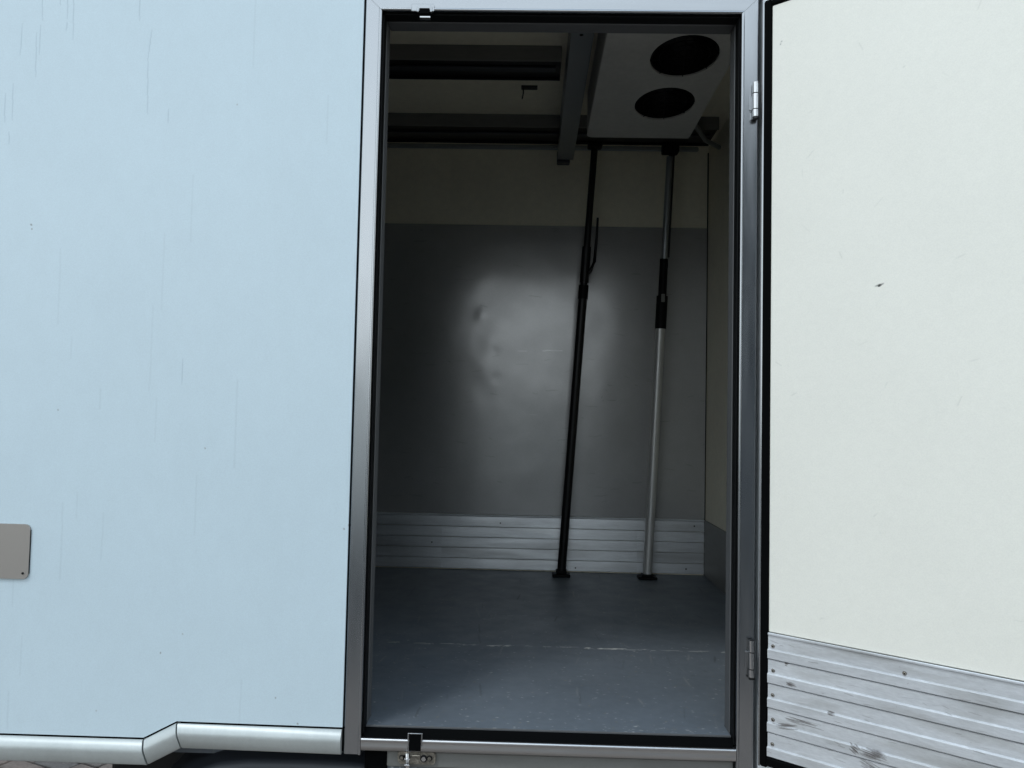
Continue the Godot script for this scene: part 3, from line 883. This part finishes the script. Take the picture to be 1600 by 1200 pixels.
func make_underside() -> void:
	bx("floor_beam", Vector3(-3.18, -0.19, -1.98), Vector3(1.41, -0.1205, -0.34), M.under, T, 0.002)
	for z in [-0.72, -1.5]:
		bx("chassis_rail", Vector3(-3.4, -0.35, z - 0.05), Vector3(1.3, -0.1905, z + 0.02), M.under, T, 0.006)
	bx("added_dark_box", Vector3(-0.79, -0.62, -0.66), Vector3(-0.50, -0.15, -0.42), M.under, T, 0.015)  # invented box, added to darken the view below the skirt
	bx("inner_arch", Vector3(-0.62, -0.70, -0.68), Vector3(0.45, -0.1905, -0.46), M.under, T, 0.01)
	for z in [-0.24, -1.98]:
		# wheel
		var w := holder("wheel", T)
		w.position = Vector3(-0.12, -0.56, z)
		var prof := [Vector2(0.26, -0.11), Vector2(0.38, -0.125), Vector2(0.425, -0.10), Vector2(0.438, -0.05), Vector2(0.44, 0.0), Vector2(0.438, 0.05), Vector2(0.425, 0.10), Vector2(0.38, 0.125), Vector2(0.26, 0.11)]
		for part in [["tyre", prof, M.tyre], ["rim", [Vector2(0.02, 0.05), Vector2(0.10, 0.05), Vector2(0.16, 0.01), Vector2(0.23, 0.03), Vector2(0.255, 0.108), Vector2(0.262, 0.108), Vector2(0.258, -0.11)], M.cast]]:
			var s := SurfaceTool.new()
			s.begin(Mesh.PRIMITIVE_TRIANGLES)
			s.set_smooth_group(1)
			var pr: Array = part[1]
			for k in 48:
				var a0 := TAU * k / 48
				var a1 := TAU * (k + 1) / 48
				for i in pr.size() - 1:
					var d: Vector2 = pr[i + 1] - pr[i]
					var n := Vector3(cos(a0) * d.y, sin(a0) * d.y, -d.x)
					if part[0] == "rim": n = -n
					quad(s, Vector3(cos(a0) * pr[i].x, sin(a0) * pr[i].x, pr[i].y), Vector3(cos(a1) * pr[i].x, sin(a1) * pr[i].x, pr[i].y), Vector3(cos(a1) * pr[i + 1].x, sin(a1) * pr[i + 1].x, pr[i + 1].y), Vector3(cos(a0) * pr[i + 1].x, sin(a0) * pr[i + 1].x, pr[i + 1].y), n)
			done(part[0], s, part[2], w)
		mesh_node("hub", tube([Vector3(0, 0, 0.0), Vector3(0, 0, 0.075)], 0.06, 20), M.cast, w)
	# mudguard over the near wheel: flat-topped arch with rolled edge
	var path := [Vector2(-0.66, -0.52), Vector2(-0.62, -0.34), Vector2(-0.50, -0.185), Vector2(-0.40, -0.118), Vector2(-0.33, -0.092), Vector2(-0.25, -0.082), Vector2(-0.10, -0.080), Vector2(0.03, -0.084), Vector2(0.09, -0.094), Vector2(0.15, -0.12), Vector2(0.27, -0.20), Vector2(0.38, -0.34), Vector2(0.42, -0.52)]
	var gs := SurfaceTool.new()
	gs.begin(Mesh.PRIMITIVE_TRIANGLES)
	gs.set_smooth_group(1)
	var cs := [Vector2(-0.02, -0.03), Vector2(0.0, -0.034), Vector2(0.0, -0.05), Vector2(0.012, -0.07), Vector2(0.02, -0.12), Vector2(0.02, -0.34), Vector2(0.012, -0.38), Vector2(0.0, -0.40)]
	for i in path.size() - 1:
		for j in cs.size() - 1:
			var w := []
			for e in [[i, j], [i + 1, j], [i + 1, j + 1], [i, j + 1]]:
				var q: Vector2 = path[e[0]]
				var nrm: Vector2 = (path[mini(e[0] + 1, path.size() - 1)] - path[maxi(e[0] - 1, 0)]).normalized()
				nrm = Vector2(-nrm.y, nrm.x)
				q += nrm * cs[e[1]].x
				w.append(Vector3(q.x, q.y - 0.022, cs[e[1]].y - 0.02))
			var dn: Vector2 = (path[i + 1] - path[i])
			quad(gs, w[0], w[1], w[2], w[3], Vector3(-dn.y, dn.x, 0.05))
	done("mudguard", gs, M.guard, T)

# ------------------------------------------------------------------ load bars
func make_load_bars() -> void:
	# dark bar with a clamp lever
	var b := holder("load_bar", self)
	var foot := Vector3(0.610, 0.0, -2.035)
	var top := Vector3(0.735, 2.146, -1.93)
	b.position = foot
	tag(b, "dark telescopic load bar with a thin clamp lever, standing before the steel sheet", "load bar", "load bars standing at the back wall")
	var dir := top - foot
	var at := func(t: float) -> Vector3: return dir * t
	mesh_node("lower_tube", tube([at.call(0.012), at.call(0.66)], 0.0215, 24), M.black_metal, b)
	mesh_node("upper_tube", tube([at.call(0.655), at.call(0.985)], 0.0165, 24), M.black_metal, b)
	mesh_node("collar", tube([at.call(0.640), at.call(0.672)], 0.0245, 24), M.rubber, b)
	var jn: Vector3 = at.call(0.690)
	mesh_node("lever", tube([jn, jn + Vector3(0.03, 0.035, 0.012), jn + Vector3(0.046, 0.075, 0.014), jn + Vector3(0.051, 0.13, 0.014), jn + Vector3(0.056, 0.20, 0.014), jn + Vector3(0.060, 0.295, 0.014)], 0.0098, 12, true, 0.0055), M.black_metal, b)
	mesh_node("lever_bracket", tube([at.call(0.678), at.call(0.76)], 0.0225, 20), M.black_metal, b)
	var st := new_st()
	box(st, Vector3(-0.044, 0.001, -0.034), Vector3(0.044, 0.016, 0.034), 0.005)
	box(st, Vector3(-0.026, 0.0162, -0.024), Vector3(0.028, 0.036, 0.024), 0.005)
	done("foot", st, M.rubber, b)
	st = new_st()
	box(st, dir + Vector3(-0.035, -0.026, -0.03), dir + Vector3(0.035, -0.001, 0.03), 0.004)
	done("top_pad", st, M.rubber, b)
	# pale bar with a black grip
	var c := holder("load_bar", self)
	foot = Vector3(1.034, 0.0, -2.03)
	top = Vector3(1.106, 2.146, -1.93)
	c.position = foot
	tag(c, "silver telescopic load bar with a black grip halfway up, beside the end wall", "load bar", "load bars standing at the back wall")
	dir = top - foot
	mesh_node("lower_tube", tube([at_of(dir, 0.012), at_of(dir, 0.58)], 0.0225, 24), M.bar_steel, c)
	mesh_node("grip", tube([at_of(dir, 0.575), at_of(dir, 0.585), at_of(dir, 0.635), at_of(dir, 0.65)], 0.0275, 24), M.rubber, c)
	mesh_node("grip_neck", tube([at_of(dir, 0.65), at_of(dir, 0.735)], 0.0205, 24), M.rubber, c)
	mesh_node("inner_tube", tube([at_of(dir, 0.73), at_of(dir, 0.97)], 0.0155, 24), M.beam, c)
	bx("release_button", at_of(dir, 0.642) + Vector3(-0.008, -0.016, 0.0205), at_of(dir, 0.642) + Vector3(0.010, 0.024, 0.0305), M.grey_rail, c, 0.003)
	var q := new_st()
	obox(q, Transform3D(Basis(Quaternion(Vector3.UP, dir.normalized())), at_of(dir, 0.74)), Vector3(-0.002, 0.0, -0.024), Vector3(0.028, 0.53, -0.014), 0.002)
	mesh_node("back_strip", q.commit(), M.black_metal, c)
	st = new_st()
	box(st, Vector3(-0.046, 0.001, -0.036), Vector3(0.046, 0.014, 0.036), 0.005)
	box(st, Vector3(-0.029, 0.0142, -0.026), Vector3(0.029, 0.026, 0.026), 0.004)
	done("foot", st, M.rubber, c)
	st = new_st()
	box(st, dir + Vector3(-0.04, -0.05, -0.03), dir + Vector3(0.04, -0.001, 0.03), 0.005)
	done("top_pad", st, M.rubber, c)

func at_of(d: Vector3, t: float) -> Vector3:
	return d * t

func _ready() -> void:
	set_view()
	make_materials()
	# scuff planks of the door: same metal with the dirty smears seen on them
	var im := mottled(1024, 384, Color(0.83, 0.84, 0.85), 0.09, 0.008, 0.07, 0.5, 2.0, 46, Color(0.50, 0.49, 0.46, 0.45))
	var rng := RandomNumberGenerator.new()
	rng.seed = 29
	var kp := func(x: float, y: float) -> Vector2: return Vector2(x / 0.925 * 1024.0, (0.2715 - y) / 0.2905 * 384.0)
	var soil := Color(0.36, 0.34, 0.33)
	# [from, to, spread, strength]: the greasy rub marks low on the door
	for s in [[0.022, 0.056, 0.075, 0.068, 0.004, 0.45], [0.04, 0.082, 0.13, 0.079, 0.006, 0.4], [0.19, 0.060, 0.215, 0.045, 0.006, 0.55], [0.205, 0.056, 0.275, 0.046, 0.010, 0.55], [0.235, 0.06, 0.27, 0.052, 0.008, 0.45], [0.21, 0.035, 0.26, 0.018, 0.008, 0.4], [0.04, 0.206, 0.05, 0.204, 0.003, 0.5], [0.045, 0.165, 0.07, 0.16, 0.003, 0.4], [0.14, 0.12, 0.16, 0.118, 0.004, 0.3]]:
		for k in 26:
			var a: Vector2 = kp.call(lerpf(s[0], s[2], rng.randf() * 0.5), lerpf(s[1], s[3], rng.randf() * 0.5) + rng.randf_range(-1, 1) * s[4])
			var b: Vector2 = a + (kp.call(s[2], s[3]) - kp.call(s[0], s[1])) * rng.randf_range(0.2, 0.6)
			stroke(im, a, b, rng.randf_range(0.8, 2.0), soil, s[5] * rng.randf_range(0.2, 0.8), rng)
	for i in 260:
		var a := Vector2(rng.randf() * 1024.0, rng.randf() * 384.0)
		stroke(im, a, a + Vector2(rng.randf_range(-30, 30), rng.randf_range(-5, 5)), rng.randf_range(0.5, 1.5), soil if i % 3 else Color(0.97, 0.97, 0.97), rng.randf_range(0.05, 0.3), rng)
	M.alu_door = mat(Color.WHITE, 0.33, 0.3)
	M.alu_door.albedo_texture = tex(im)
	M.alu_door.uv1_scale = Vector3(1.0, 1.0, 1.0)
	make_ground()
	make_building("pale_building", "low white hall across the yard", -16.0, 1.6, 12.0, 2.5, Color(0.90, 0.90, 0.88), 6.0)
	make_building("dark_building", "tall grey hall across the yard", 2.0, 8.5, 10.0, 6.5, Color(0.28, 0.295, 0.31), 6.0)
	T = holder("refrigerated_truck", self)
	tag(T, "white refrigerated truck body with its side door open on a dark cargo room", "truck")
	make_shell()
	make_frame()
	make_room()
	make_ceiling()
	make_door()
	make_underside()
	make_load_bars()
